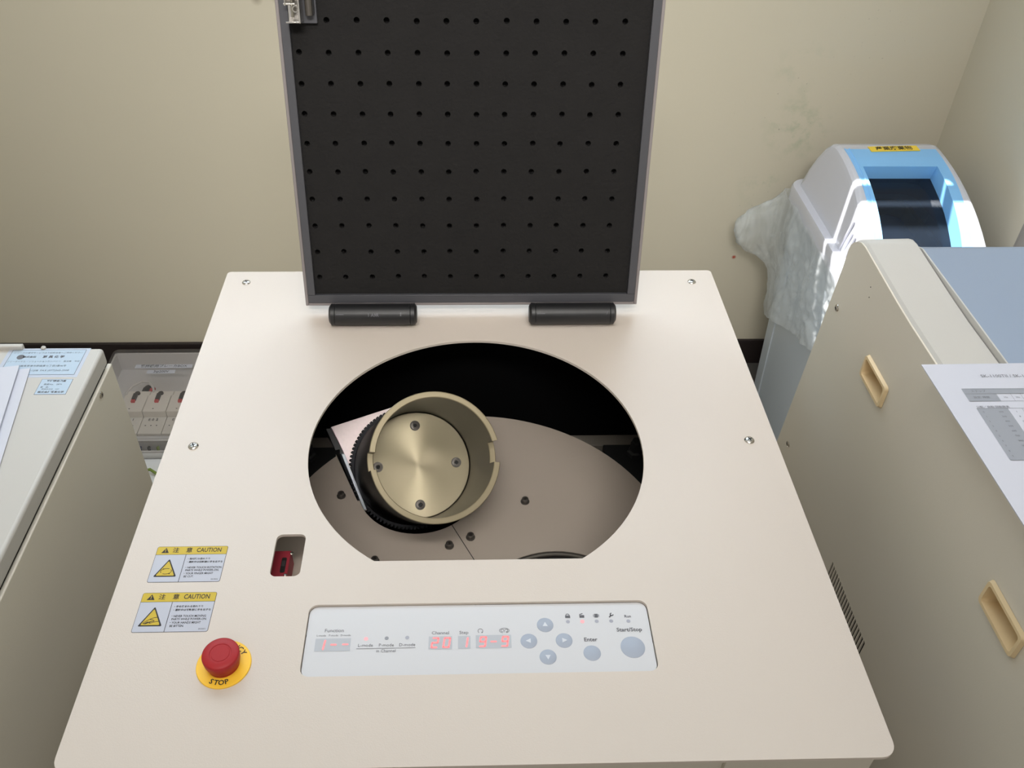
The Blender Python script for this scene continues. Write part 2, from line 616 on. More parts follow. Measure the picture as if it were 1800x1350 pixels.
for x, y in ((-.2823, -.0248), (.2802, -.0268), (-.2825, -.3166), (.2820, -.3154)):
    pan_screw('panel_screw', (x, y, 0), (0, 0, 1), .0052, mixer)

# chamber under the round opening
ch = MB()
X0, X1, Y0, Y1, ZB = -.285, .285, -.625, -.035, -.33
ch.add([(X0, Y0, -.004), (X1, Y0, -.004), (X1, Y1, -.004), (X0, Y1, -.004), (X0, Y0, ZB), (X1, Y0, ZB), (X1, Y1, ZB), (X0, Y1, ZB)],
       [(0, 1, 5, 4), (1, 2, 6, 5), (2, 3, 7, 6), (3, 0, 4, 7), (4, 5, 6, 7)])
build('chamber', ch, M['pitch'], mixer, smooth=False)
build('crossbar', MB().box(-.28, .28, -.128, -.108, -.215, -.19), M['grey'], mixer, bevel=.001)
for sx in (1, -1):
    cb = MB().plate([(sx * .172, -.132), (sx * .28, -.132), (sx * .28, -.24), (sx * .215, -.24), (sx * .172, -.17)], [], -.23, -.185)
    build('corner_block', cb, M['black'], mixer, bevel=.001)
    bl = MB().lathe([(.0105, 0), (.0105, .006), (.0075, .008), (.0075, .022), (.006, .025)], 6, T=Matrix.Translation((sx * .211, -.150, -.185)))
    build('mount_bolt', bl, M['bolt'], mixer, smooth=False)

# rotor cover
DZ = -.165
notch_edge = [(-.1725, -.1650), (-.1385, -.2440)] + [(-.0663 + .0722 * cos(R(a_)), -.2233 + .0722 * sin(R(a_))) for a_ in range(196, 323, 6)] + [(.006, -.245), (.012, -.200), (.012, -.1100)]
ring_ = [(-.002 + .235 * cos(R(a_)), -.331 + .235 * sin(R(a_))) for a_ in range(-224, 87, 3)]
rot = MB().plate(ring_ + notch_edge[::-1], [ell(.0912, -.4190, .096, .096, 64)], DZ - .004, DZ)
disc = build('rotor_disc', rot, M['disc'], mixer, bevel=.0006)
sm = MB()
line(sm, (-.0262, -.2818), (.0085, -.352), .0009, DZ + .00035)
line(sm, (-.012, -.35), (-.012, -.35001), .0004, DZ + .0003)
build('seam', sm, M['rubbersteel'], disc, smooth=False)
for x, y in ((-.1585, -.2358), (.0618, -.2482), (-.004, -.302), (-.0282, -.3141), (-.1112, -.3345)):
    socket_screw('disc_screw', (x, y, DZ), (0, 0, 1), .0046, disc, M['darksteel'], 1.2)
rp = MB().lathe([(.0955, -.06), (.0955, -.001), (.0925, -.001), (.0925, -.004), (.083, -.006), (.083, -.06)], 64, T=Matrix.Translation((.0912, -.419, DZ)), cap1=True)
build('counter_ring', rp, M['drum'], mixer)
build('counter_ring_lip', MB().lathe([(.0935, -.002), (.0935, .0005), (.0905, .0005), (.0905, -.002)], 64, T=Matrix.Translation((.0912, -.419, DZ - .0005)), cap0=False, cap1=False), M['grey'], mixer)

# tilted cup
AX = Vector((.2104, -.6329, .7451)).normalized()
E1 = Vector((0, 0, 1)).cross(AX).normalized()
E2 = AX.cross(E1)
TC = Matrix((E1, E2, AX)).transposed().to_4x4()
TC.translation = Vector((-.0693, -.1842, -.1661))
RO, RI, SH, SN = .0737, .0668, .130, .109
n = 180
ang = [2 * pi * i / n for i in range(n)]


def notch(i):
    d = math.degrees(ang[i % n] + pi / n) % 360
    return 161 <= d < 179 or d >= 342 or d < 2


cup = MB()
cupi = MB()
for i in range(n):
    j = (i + 1) % n
    s = SN if notch(i) else SH
    a, b = ang[i], ang[j]
    P = lambda r, t, z: (r * cos(t), r * sin(t), z)
    c = .0008
    cup.add([P(RO, a, -.06), P(RO, b, -.06), P(RO, b, s - c), P(RO, a, s - c)], [(0, 1, 2, 3)], 1, TC)
    cup.add([P(RO, a, s - c), P(RO, b, s - c), P(RO - c, b, s), P(RO - c, a, s), P(RI + c, a, s), P(RI + c, b, s), P(RI, b, s - c), P(RI, a, s - c)],
            [(0, 1, 2, 3), (3, 2, 5, 4), (4, 5, 6, 7)], 0, TC)
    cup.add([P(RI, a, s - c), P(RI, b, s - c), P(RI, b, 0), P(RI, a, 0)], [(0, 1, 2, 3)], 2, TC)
    s2 = SN if notch(j) else SH
    if s2 != s:
        cup.add([P(RO, b, SN - c), P(RI, b, SN - c), P(RI, b, SH - c), P(RO, b, SH - c)], [(0, 1, 2, 3)], 0, TC)
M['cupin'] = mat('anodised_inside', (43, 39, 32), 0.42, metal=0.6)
cupo = build('cup_holder', cup, [M['brass'], M['drum'], M['cupin']], mixer, frame=TC)
bpl = MB().lathe([(RI - .0006, -.003), (RI - .0006, .0006), (RI - .0014, .0012)], 96, cap0=True, cap1=False, T=TC)
bpl.add([TC @ Vector((0, 0, .0012))] + [TC @ Vector(((RI - .0014) * cos(t), (RI - .0014) * sin(t), .0012)) for t in ang], [(0, i + 1, (i + 1) % n + 1) for i in range(n)])
build('cup_base', bpl, M['turned'], cupo, frame=TC)
build('cup_bottom', MB().lathe([(RO - .004, -.10), (RO - .0005, -.092), (RO - .0005, -.058)], 48, T=TC), M['drum'], cupo)
for d in (79.9, -9.8, -99.8, 169.5):
    p = TC @ Vector((.0494 * cos(R(d)), .0494 * sin(R(d)), .0008))
    socket_screw('cup_screw', p, AX, .0056, cupo, M['darksteel'], .4)
gr = MB()
NT = 96
gl = []
for i in range(NT):
    for f, r in ((0, .0768), (.22, .0798), (.5, .0798), (.72, .0768)):
        t = 2 * pi * (i + f) / NT
        gl.append((r * cos(t), r * sin(t)))
gr.plate(gl, [ell(0, 0, RO + .0003, RO + .0003, 96)], -.064, -.050, T=TC)
build('gear', gr, M['gear'], mixer, smooth=False)
# milled arm plate the cup turns in
ap = [(-.0877, .0765), (-.0790, -.0386 + .0775 + .0020), (-.0714, -.0386), (-.0600, -.0420), (-.0400, .0), (.0100, .0600), (.0300, .0872), (-.0065, .0839)]
ap[1] = (-.0790, .0395)
arm = MB()
arm.plate(ap, [], -.076, -.0645, T=TC)
arm_o = build('arm_plate', arm, M['arm'], mixer, bevel=.0006)
ae = MB()
ae.plate([(-.0839, .0385), (-.0724, -.0388), (-.0690, -.0370), (-.0798, .0375)], [], -.085, -.0460, T=TC)
build('arm_edge', ae, M['armside'], arm_o, bevel=.0005)
ab = MB().plate([(-.0935, .0755), (-.0868, .0391), (-.0790, .0400), (-.080, .074)], [], -.12, -.0665, T=TC)
build('arm_bracket', ab, M['hinge'], arm_o)

# interlock seen through the slot
lk = MB().box(-.205, -.1730, -.50, -.4265, -.0499, -.03)
lock = build('interlock', lk, M['red'], mixer, bevel=.0008)
build('keyhole', MB().plate(rrect(-.1801, -.1757, -.4520, -.4352, .0012), [], -.0302, -.0294), M['rubbersteel'], lock, smooth=False)
build('key_pin', MB().box(-.1796, -.1762, -.4455, -.4392, -.0294, -.0285), M['toggle'], lock, bevel=.0005)
pan_screw('lock_screw', (-.1722, -.4295, -.0305), (.4, 0, 1), .0018, lock, recess=False)
pan_screw('lock_screw', (-.1745, -.4545, -.0305), (.4, 0, 1), .0018, lock, recess=False)
build('slot_plate', MB().box(-.20, -.135, -.505, -.415, -.054, -.050), M['disc'], mixer, smooth=False)

# lid, leaning back a little past upright
t = .2
LU, LN = Vector((0, sin(t), cos(t))), Vector((0, -cos(t), sin(t)))
TL = Matrix((Vector((1, 0, 0)), LU, LN)).transposed().to_4x4()
TL.translation = Vector((0.0, -.1, .0172))
LW, LH = .1962, .415
sh = MB()
for x0, x1, y0, y1 in ((-LW, -.1926, 0, LH), (.1930, LW + .0004, 0, LH), (-.1926, .1930, 0, .0036), (-.1926, .1930, LH - .003, LH)):
    sh.box(x0, x1, y0, y1, -.0165, -.0008, T=TL)
sh.box(-.1926, .1930, .0036, LH - .003, -.0165, -.0150, T=TL)
lid = build('lid', sh, M['lidedge'], mixer, bevel=.0009)
build('frame_strip', MB().box(-.1924, .1928, .0038, .0138, -.0145, 0, T=TL), M['lidgrey'], lid, bevel=.0005)
build('frame_strip', MB().box(-.1924, -.1838, .0141, LH - .0035, -.0145, .0006, T=TL), M['lidgrey'], lid, bevel=.0005)
build('frame_strip', MB().box(.1840, .1928, .0141, LH - .0035, -.0145, .0006, T=TL), M['lidgrey'], lid, bevel=.0005)
build('frame_strip', MB().box(-.1836, .1838, LH - .0135, LH - .0035, -.0145, 0, T=TL), M['lidgrey'], lid, bevel=.0005)
fm = MB()
PU, PV = .03045, .03092
us = [-.1774 + PU * i for i in range(12)]
vs = [.0352 + PV * i for i in range(12)]
ue = [-.1837] + [(us[i] + us[i + 1]) / 2 for i in range(11)] + [.1839]
ve = [.0140] + [(vs[i] + vs[i + 1]) / 2 for i in range(11)] + [LH - .0137]
FW = -.0045
for iu in range(12):
    for iv in range(12):
        cx, cy = us[iu] + random.uniform(-.0004, .0004), vs[iv] + random.uniform(-.0004, .0004)
        a0, a1, b0, b1 = ue[iu], ue[iu + 1], ve[iv], ve[iv + 1]
        rr = .0031
        hole = [(cx + rr * cos(2 * pi * (k + .5) / 12), cy + rr * sin(2 * pi * (k + .5) / 12)) for k in range(12)]
        # 12 rim points pair with 12 points on the cell border
        brd = [(a1, cy + (b1 - cy) * .25), (a1, b1), (cx + (a1 - cx) * .35, b1), (cx - (cx - a0) * .35, b1), (a0, b1), (a0, cy + (b1 - cy) * .25),
               (a0, cy - (cy - b0) * .25), (a0, b0), (cx - (cx - a0) * .35, b0), (cx + (a1 - cx) * .35, b0), (a1, b0), (a1, cy - (cy - b0) * .25)]
        v = [(x, y, FW) for x, y in brd] + [(x, y, FW) for x, y in hole] + [(x, y, FW - .0098) for x, y in hole]
        f = []
        for k in range(12):
            j = (k + 1) % 12
            f.append((k, j, 12 + j, 12 + k))
            f.append((12 + k, 12 + j, 24 + j, 24 + k))
        f.append(tuple(range(24, 36)))
        fm.add(v, f, 0, TL)
build('foam_liner', fm, M['foam'], lid, smooth=False)
bk = MB().box(-.1835, -.1552, .3112, .372, -.004, .0012, T=TL)
mp = build('mounting_plate', bk, M['lidgrey'], lid, bevel=.0004)
cn = MB()
cn.box(-.1832, -.1690, .3135, .3150, .001, .020, T=TL)
cn.box(-.1700, -.1685, .3135, .370, .001, .021, T=TL)
cn.box(-.1832, -.1690, .3135, .370, .001, .0025, T=TL)
cn.box(-.1840, -.1828, .3290, .370, .001, .016, T=TL)
build('latch_channel', cn, M['steel'], lid, bevel=.0003)
cy = MB().lathe([(.0038, 0), (.0038, .05)], 20, T=TL @ Matrix.Translation((-.1615, .3195, .008)) @ Matrix.Rotation(-pi / 2, 4, 'X'))
cy.lathe([(.0022, -.0004), (.0022, .0002)], 16, 1, TL @ Matrix.Translation((-.1615, .3195, .008)) @ Matrix.Rotation(-pi / 2, 4, 'X'))
cy.box(-.1640, -.1570, .321, .37, .0012, .0070, 2, TL)
build('latch_tube', cy, [M['darksteel'], M['rubbersteel'], M['hinge']], lid)
pn = MB().tube([TL @ Vector((-.1850, .3305, .013)), TL @ Vector((-.174, .3305, .013))], .0012)
build('latch_pin', pn, M['steel'], lid)
pn = MB()
pn.tube([TL @ Vector((-.1775, .3180, .010)), TL @ Vector((-.1775, .360, .010))], .0016)
build('latch_rod', pn, M['steel'], lid)
pn = MB()
pn.tube([TL @ Vector((-.1735 + .003 * cos(a), .326 + .003 * sin(a), .012 + .0002 * a)) for a in [k * .5 for k in range(30)]], .0007)
build('latch_spring', pn, M['steel'], lid)

# two black hinges
for x0, x1, txt in ((-.1672, -.0650, '1 A9R'), (.0670, .1692, '')):
    L = x1 - x0
    TH = Matrix.Translation((x0, -.1125, .0140)) @ Matrix.Rotation(pi / 2, 4, 'Y')
    hb = MB().lathe([(.0095, 0), (.0128, .0025), (.0128, .0068), (.0123, .0072), (.0128, .0076), (.0128, L - .0076), (.0123, L - .0072), (.0128, L - .0068), (.0128, L - .0025), (.0095, L)], 32, T=TH)
    hb.box(x0 + .004, x1 - .004, -.1125, -.088, .002, .016)
    hg = build('hinge', hb, M['hinge'], mixer)
    sc = MB()
    line(sc, (x0 + .009, 0), (x0 + .018, 0), .0006, 0)
    if txt:
        write(sc, txt, x0 + .052, -.001, .0052, bold=.0001)
        line(sc, (x0 + .084, -.002), (x0 + .084, .002), .0012, 0)
    else:
        line(sc, (x1 - .012, -.001), (x1 - .010, .003), .0006, 0)
    TT = frame_of((0, -.1125 - .0129 * cos(R(35)), .0140 + .0129 * sin(R(35))), (1, 0, 0), (0, sin(R(35)), cos(R(35))))
    build('hinge_mark', sc, M['ink'], hg, T=TT, smooth=False)

# control panel
PZ = -.0026
cp = build('control_panel', MB().plate(rrect(-.1412, .1438, -.5762, -.5098, .007), [], PZ - .004, PZ), M['panel'], mixer, smooth=False)
Z1, Z2, Z3 = PZ + .0002, PZ + .0004, PZ + .0006


def quad(x0, x1, y0, y1):
    return [(x0, y0), (x1, y0), (x1, y1), (x0, y1)]


for x0, x1, y0, y1 in ((-.1332, -.1043, -.5527, -.5407), (-.0405, -.0213, -.5525, -.5403), (-.0164, -.0062, -.5523, -.5403), (-.0018, .0274, -.5522, -.5398)):
    d = MB()
    poly(d, quad(x0, x1, y0, y1), Z1)
    build('display', d, M['window'], cp, smooth=False)
SEG = {'0': 'abcdef', '1': 'bc', '2': 'abged', '9': 'abcdfg', '-': 'g'}


def digit(chv, cx, cyv, w=.0046, h=.0088, th=.0015):
    b = MB()
    k = .14
    sk = lambda p: (cx + p[0] + p[1] * k, cyv + p[1])
    pos = {'a': ((-w / 2, h / 2), (w / 2, h / 2)), 'g': ((-w / 2, 0), (w / 2, 0)), 'd': ((-w / 2, -h / 2), (w / 2, -h / 2)),
           'f': ((-w / 2, h / 2), (-w / 2, 0)), 'e': ((-w / 2, 0), (-w / 2, -h / 2)), 'b': ((w / 2, h / 2), (w / 2, 0)), 'c': ((w / 2, 0), (w / 2, -h / 2))}
    for s in SEG[chv]:
        p, q = (Vector(sk(c)) for c in pos[s])
        d = (q - p).normalized()
        nn = Vector((-d.y, d.x)) * th / 2
        e = d * th * .5
        poly(b, [p - e * .6, p + e * .3 - nn, q - e * .3 - nn, q + e * .6, q - e * .3 + nn, p + e * .3 + nn], Z2)
    return build('digit', b, M['led'], cp, smooth=False)


for chv, x, y in (('1', -.1280, -.5468), ('-', -.1180, -.5467), ('-', -.1085, -.5466), ('2', -.0353, -.5464), ('0', -.0257, -.5464), ('1', -.0112, -.5464),
                  ('9', .0040, -.5461), ('-', .0128, -.5462), ('9', .0222, -.5461)):
    digit(chv, x, y)
for x, y, m in ((-.0920, -.5416, 'ledlight'), (-.0751, -.5413, 'ink'), (-.0582, -.5410, 'unlit'), (.0757, -.5281, 'unlit'), (.0879, -.5281, 'ledlight'),
                (.1000, -.5281, 'unlit'), (.1122, -.5281, 'unlit'), (.1267, -.5284, 'unlit')):
    b = MB()
    poly(b, ell(x, y, .0017, .0017, 20), Z1)
    build('indicator', b, M[m] if m != 'ink' else M['faint_ink'], cp, smooth=False)
for x, y, r, a in ((.0563, -.5309, .0069, 90), (.0418, -.5461, .0069, 180), (.0709, -.5461, .0069, 0), (.0565, -.5612, .0069, 270), (.0927, -.5583, .0071, None), (.1267, -.5534, .0100, None)):
    b = MB().lathe([(r, 0), (r, .0002), (r - .0006, .0005)], 40, T=Matrix.Translation((x, y, PZ)))
    bo = build('button', b, M['btn'], cp)
    if a is not None:
        tr = MB()
        poly(tr, [(x + .0027 * cos(R(a + d)), y + .0027 * sin(R(a + d))) for d in (0, 125, 235)], PZ + .0007)
        build('arrow', tr, M['arrow'], bo, smooth=False)
tx = MB()
write(tx, 'Function', -.1188, -.5333, .0046, Z1)
for s, x in (('L-mode', -.1290), ('P-mode', -.1190), ('D-mode', -.1090)):
    write(tx, s, x, -.5379, .0025, Z1)
for s, x in (('L-mode', -.0920), ('P-mode', -.0750), ('D-mode', -.0580)):
    write(tx, s, x, -.5478, .0040, Z1)
line(tx, (-.0992, -.5508), (-.0511, -.5506), .0004, Z1)
write(tx, 'in Channel', -.0750, -.5532, .0037, Z1)
write(tx, 'Channel', -.0310, -.5371, .0044, Z1)
write(tx, 'Step', -.0116, -.5371, .0044, Z1)
write(tx, 'Enter', .0928, -.5457, .0050, Z1, bold=.00012)
write(tx, 'Start／Stop' if False else 'Start/Stop', .1262, -.5368, .0050, Z1, bold=.00012, sx=1.05)
write(tx, 'Run', .1267, -.5237, .0036, Z1, bold=.00008)


def arc(mb, cx, cy, rx, ry, a0, a1, w, z, mi=0, n=20, T=None):
    pr = None
    for i in range(n + 1):
        a = R(a0 + (a1 - a0) * i / n)
        p = ((cx + (rx - w / 2) * cos(a), cy + (ry - w / 2) * sin(a)), (cx + (rx + w / 2) * cos(a), cy + (ry + w / 2) * sin(a)))
        if pr:
            poly(mb, [pr[0], pr[1], p[1], p[0]], z, mi, T)
        pr = p


arc(tx, .0021, -.5357, .0020, .0020, -60, 240, .0004, Z1)
poly(tx, [(.0034, -.5378), (.0028, -.5366), (.0042, -.5370)], Z1)
arc(tx, .0220, -.5357, .0041, .0023, -70, 250, .0004, Z1)
arc(tx, .0204, -.5357, .0013, .0012, 0, 300, .0004, Z1)
arc(tx, .0237, -.5357, .0013, .0012, -120, 180, .0004, Z1)
line(tx, (.0218, -.5357), (.0218, -.5374), .0004, Z1)
# status pictograms: closed lid, open lid, vibration, spanner
poly(tx, quad(.0738, .0780, -.5245, -.5220), Z1)
arc(tx, .0759, -.5220, .0014, .0016, 0, 180, .0006, Z1)
poly(tx, quad(.0859, .0900, -.5244, -.5218), Z1)
line(tx, (.0859, -.5214), (.0888, -.5201), .0008, Z1)
poly(tx, quad(.0987, .1015, -.5244, -.5207), Z1)
for s in (-1, 1):
    line(tx, (.1001 + s * .0018, -.5240), (.1001 + s * .0018, -.5210), .0003, Z1)
    line(tx, (.1001 + s * .0024, -.5236), (.1001 + s * .0024, -.5214), .0003, Z1)
line(tx, (.1110, -.5244), (.1130, -.5221), .0012, Z1)
arc(tx, .1134, -.5215, .0012, .0012, 90, 360, .0010, Z1)
build('lettering', tx, M['ink'], cp, smooth=False)


# warning labels
def warning(x0, x1, y0, y1, xd, yh, lines, code, kind):
    z = .0001
    lb = MB().plate(rrect(x0, x1, y0, y1, .0018), [], 0, z)
    o = build('warning_label', lb, M['dark_ink'], mixer, smooth=False)
    e = .00035
    wh = MB()
    rr_ = .0018 - e
    poly(wh, [(x1 - e, yh - e / 2), (x0 + e, yh - e / 2)] + [(x0 + .0018 + rr_ * cos(R(a)), y0 + .0018 + rr_ * sin(R(a))) for a in range(180, 271, 15)]
         + [(x1 - .0018 + rr_ * cos(R(a)), y0 + .0018 + rr_ * sin(R(a))) for a in range(270, 361, 15)], z + .0001)
    build('white_field', wh, M['labelwhite'], o, smooth=False)
    ye = MB()
    poly(ye, [(x0 + e, yh + e / 2), (x1 - e, yh + e / 2)] + [(x1 - .0018 + (.0018 - e) * cos(R(a)), y1 - .0018 + (.0018 - e) * sin(R(a))) for a in range(0, 91, 15)]
         + [(x0 + .0018 + (.0018 - e) * cos(R(a)), y1 - .0018 + (.0018 - e) * sin(R(a))) for a in range(90, 181, 15)], z + .0001)
    build('yellow_header', ye, M['yellow'], o, smooth=False)
    k = MB()
    zz = z + .0002
    ym = (yh + y1) / 2
    # header
    poly(k, [(x0 + .0045, ym - .0027), (x0 + .0112, ym - .0027), (x0 + .0080, ym + .0030)], zz)
    write(k, '注', x0 + .0170, ym - .0001, .0058, zz, bold=.00008)
    write(k, '意', x0 + .0288, ym - .0001, .0058, zz, bold=.00008)
    write(k, 'CAUTION', x0 + .0463, ym, .0066, zz, sx=.74, bold=.0001)
    line(k, (xd, y0), (xd, yh), .00045, zz)
    # text column
    fs = .0028
    for i, (s, dy, hh) in enumerate(lines):
        write(k, s, xd + .0018, yh - dy, hh, zz, align='LEFT', sx=.84 if i > 1 else 1.0, bold=.00005)
    write(k, code, x1 - .0020, y0 + .0026, .0020, zz, align='RIGHT')
    # pictogram
    cx = (x0 + xd) / 2 + .0003
    yb, yt = y0 + .0058, yh - .0048

    def tri(g):
        pts = [(cx - .0100 + g * 1.75, yb + g), (cx + .0100 - g * 1.75, yb + g), (cx, yt - g * 2)]
        r = []
        for a in range(3):
            A, B, Cc = (Vector(pts[(a + q) % 3]) for q in (-1, 0, 1))
            r += [B + (A - B).normalized() * .0009, B + (Cc - B).normalized() * .0009]
        return r
    poly(k, tri(0), zz)
    build('lettering', k, M['dark_ink'], o, smooth=False)
    t2 = MB()
    poly(t2, tri(.0011), zz + .0001)
    write(t2, '!', x0 + .0079, ym - .0004, .0044, zz + .0001, bold=.0001)
    build('yellow_triangle', t2, M['yellow'], o, smooth=False)
    pk = MB()
    zp = zz + .0002
    yc = yb + .0058
    if kind == 'turn':
        arc(pk, cx, yc, .0047, .0030, 60, 215, .0005, zp)
        arc(pk, cx, yc, .0047, .0030, 240, 395, .0005, zp)
        poly(pk, [(cx - .0030, yc + .0032), (cx - .0036, yc + .0018), (cx - .0018, yc + .0024)], zp)
        poly(pk, [(cx + .0036, yc - .0034), (cx + .0040, yc - .0018), (cx + .0022, yc - .0024)], zp)
    else:
        for pts in ([(.0052, .0030), (.0016, .0024), (-.0020, .0006), (-.0056, -.0022), (-.0062, -.0030), (-.0054, -.0033), (-.0024, -.0014)],
                    [(-.0054, -.0033), (-.0044, -.0034), (-.0016, -.0016)], [(-.0044, -.0034), (-.0034, -.0034), (-.0006, -.0014), (.0012, -.0012)],
                    [(-.0012, .0008), (.0010, .0004), (.0026, -.0004), (.0024, -.0012), (.0008, -.0010), (-.0012, -.0026), (-.0002, -.0030), (.0020, -.0020), (.0044, -.0014), (.0066, -.0012)]):
            for a, b in zip(pts, pts[1:]):
                line(pk, (cx + a[0], yc + a[1]), (cx + b[0], yc + b[1]), .0005, zp)
    build('pictogram', pk, M['dark_ink'], o, smooth=False)
    return o


wa = warning(-.2850, -.2225, -.4838, -.4446, -.2580, -.4538,
             (('・指切断の恐れあり', .0051, .0023), ('・運転中は回転部に手を出すな', .0085, .0023), ('・NEVER TOUCH ROTATION', .0146, .0029), ('  PARTS WHILE POWER-ON.', .0176, .0029),
              ('・YOUR FINGER MIGHT', .0210, .0029), ('  BE CUT.', .0242, .0029)), 'SK0005', 'turn')
wbl = warning(-.2847, -.2222, -.5340, -.4946, -.2578, -.5041,
              (('・手を挟まれる恐れあり', .0051, .0023), ('・運転中は可動部に手を出すな', .0085, .0023), ('・NEVER TOUCH MOVING', .0146, .0029), ('  PARTS WHILE POWER-ON.', .0176, .0029),
               ('・YOUR HANDS MIGHT', .0210, .0029), ('  BE BITTEN.', .0242, .0029)), 'SK0001', 'hand')
lab(wa, 'yellow and white caution label with a rotation pictogram')
lab(wbl, 'yellow and white caution label with a hand pictogram')

# emergency stop
EX, EY = -.2026, -.5650
TE = Matrix.Translation((EX, EY, 0))
es = build('emergency_stop', MB().lathe([(.0215, 0), (.0215, .0012), (.0211, .0016)], 64, T=TE), M['orange'], mixer)
hd = MB().lathe([(.0125, .0016), (.0125, .004), (.0134, .0055), (.0142, .009), (.0146, .0148), (.0143, .0160), (.0136, .0166), (.0085, .0166), (.0083, .0163), (.0072, .0163), (.0070, .0166), (.0001, .0166)], 56, T=TE, cap1=False)
build('push_button', hd, M['stopred'], es, angle=50)
el = MB()
for word, a0, step, flip in (('STOP', -112.5, 13.7, True), ('EMERGENCY', 152.2, -14.6, False)):
    for i, c in enumerate(word):
        a = R(a0 + step * i)
        write(el, c, EX + .0169 * cos(a), EY + .0169 * sin(a), .0060, .0018, rot=a + (pi / 2 if flip else -pi / 2), bold=.00012)
build('lettering', el, M['dark_ink'], es, smooth=False)

# ------------------------------------------------------------------ machine on the left
lm = thing('left_cabinet', 'cream enamel machine cabinet at the left edge with two printed labels', 'machine', (-.73, -.52, -H))
LX, LT = -.4115, .0135
cap = MB().box(-1.05, LX, -.86, -.1725, -.008, LT)
build('top_cover', cap, M['cream'], lm, bevel=.0035, seg=3)
bd = MB().box(-1.04, LX - .004, -.85, -.178, -H + .05, -.008)
build('cabinet_frame', bd, M['black'], lm, smooth=False)
build('side_panel', MB().box(LX - .0035, LX + .0015, -.86, -.1690, -H + .05, -.0115), M['cream_side'], lm, bevel=.0012)
build('back_panel', MB().box(-1.05, LX - .005, -.177, -.174, -H + .05, -.0115), M['cream_side'], lm, bevel=.0008)
pan_screw('side_screw', (LX + .0015, -.2157, -.0185), (1, 0, 0), .0042, lm)
build('rear_block', MB().box(-.60, -.4985, -.176, -.1700, LT - .004, LT + .005), M['cream'], lm, bevel=.0012)
build('rear_stud', MB().lathe([(.0026, 0), (.0026, .002), (.0012, .0032)], 16, T=Matrix.Translation((-.4765, -.1735, LT))), M['cream'], lm)
for sx in (-1.0, -.47):
    for sy in (-.8, -.23):
        build('foot', MB().lathe([(.02, -H), (.02, -H + .05)], 16, T=Matrix.Translation((sx, sy, 0))), M['black'], lm)
zl = LT + .0001
l1 = MB().plate(quad(-.5134, -.4245, -.2232, -.1733), [], LT - .0002, zl)
lo = build('service_label', l1, M['labelframe'], lm, smooth=False)
b1 = MB()
poly(b1, quad(-.5086, -.4286, -.2190, -.1762), zl + .0001)
build('label_field', b1, M['labelblue'], lo, smooth=False)
x1 = MB()
zt = zl + .0002
for a, b in (((-.5086, -.1762), (-.4286, -.1762)), ((-.5086, -.2190), (-.4286, -.2190)), ((-.5086, -.1762), (-.5086, -.2190)), ((-.4286, -.1762), (-.4286, -.2190))):
    line(x1, a, b, .0005, zt)
write(x1, 'シリーズの保守サービスは下記担当者へご用命ください', -.4685, -.1815, .0030, zt)
arc(x1, -.4962, -.1886, .0021, .0021, 0, 360, .0040, zt)
write(x1, '株式会社', -.4865, -.1886, .0036, zt, bold=.0001)
write(x1, '冩 眞 化 学', -.4605, -.1886, .0046, zt, bold=.00015, sx=1.05)
write(x1, 'フリーダイヤル・ソリューションカンパニー　担当者　今田', -.4690, -.1965, .0029, zt)
write(x1, '滋賀県草津市野路東七丁目3番46号', -.4680, -.2042, .0034, zt)
write(x1, '(077)565-1208  FAX (077)565-3508', -.4640, -.2120, .0038, zt)
write(x1, 'TEL', -.4990, -.2120, .0038, zt)
build('lettering', x1, M['ink'], lo, smooth=False)
l2 = MB().plate(quad(-.4598, -.4269, -.2513, -.2263), [], LT - .0002, zl)
lo2 = build('asset_label', l2, M['ink'], lm, smooth=False)
b2 = MB()
poly(b2, quad(-.4594, -.4273, -.2509, -.2267), zl + .0001)
build('label_field', b2, M['labelblue'], lo2, smooth=False)
x2 = MB()
write(x2, '管理固定資産', -.4435, -.2297, .0034, zt, bold=.0001)
write(x2, '資産No.   2876', -.4455, -.2352, .0030, zt)
write(x2, '部　品：', -.4515, -.2396, .0028, zt)
write(x2, '取得年月日　H27', -.4455, -.2430, .0024, zt)
write(x2, '株式会社写真化学', -.4435, -.2477, .0034, zt, bold=.0001)
build('lettering', x2, M['ink'], lo2, smooth=False)


# two loose sheets on it
def sheet(name, corner, ang_, w, l, z, th, curl, label, m, cat='paper', group=None):
    """flat sheet whose far right corner lies at corner, running left and towards the viewer"""
    T = Matrix.Translation((corner[0], corner[1], z)) @ Matrix.Rotation(ang_, 4, 'Z')
    b = MB()
    nx, ny = 8, 10
    top, bot = [], []
    for i in range(nx + 1):
        for j in range(ny + 1):
            u, v = i / nx, j / ny
            zz = curl * ((1 - u) ** 3 * .4 + (1 - v) ** 2 * .6)
            top.append((-w + w * u, -l + l * v, zz + th))
            bot.append((-w + w * u, -l + l * v, zz))
    f = []
    N = ny + 1
    off = len(top)
    for i in range(nx):
        for j in range(ny):
            a = i * N + j
            f.append((a, a + N, a + N + 1, a + 1))
            f.append((off + a, off + a + 1, off + a + N + 1, off + a + N))
    ring = [i * N for i in range(nx + 1)] + [nx * N + j for j in range(1, N)] + [i * N + ny for i in range(nx - 1, -1, -1)] + [j for j in range(ny - 1, 0, -1)]
    for a, c in zip(ring, ring[1:] + ring[:1]):
        f.append((a, off + a, off + c, c))
    b.add(top + bot, f, 0, T)
    return tag(build(name, b, m, smooth=False), label, cat, group)


sheet('paper_sheet', (-.4779, -.2094), R(9.3), .21, .297, LT + .0012, .0004, .0, 'lower white paper sheet, its right edge showing on the left cabinet', M['paper'])
sheet('paper_sheet', (-.4890, -.2081), R(9.8), .21, .297, LT + .0042, .0004, .0, 'upper white paper sheet covering another on the left cabinet', M['paper'])

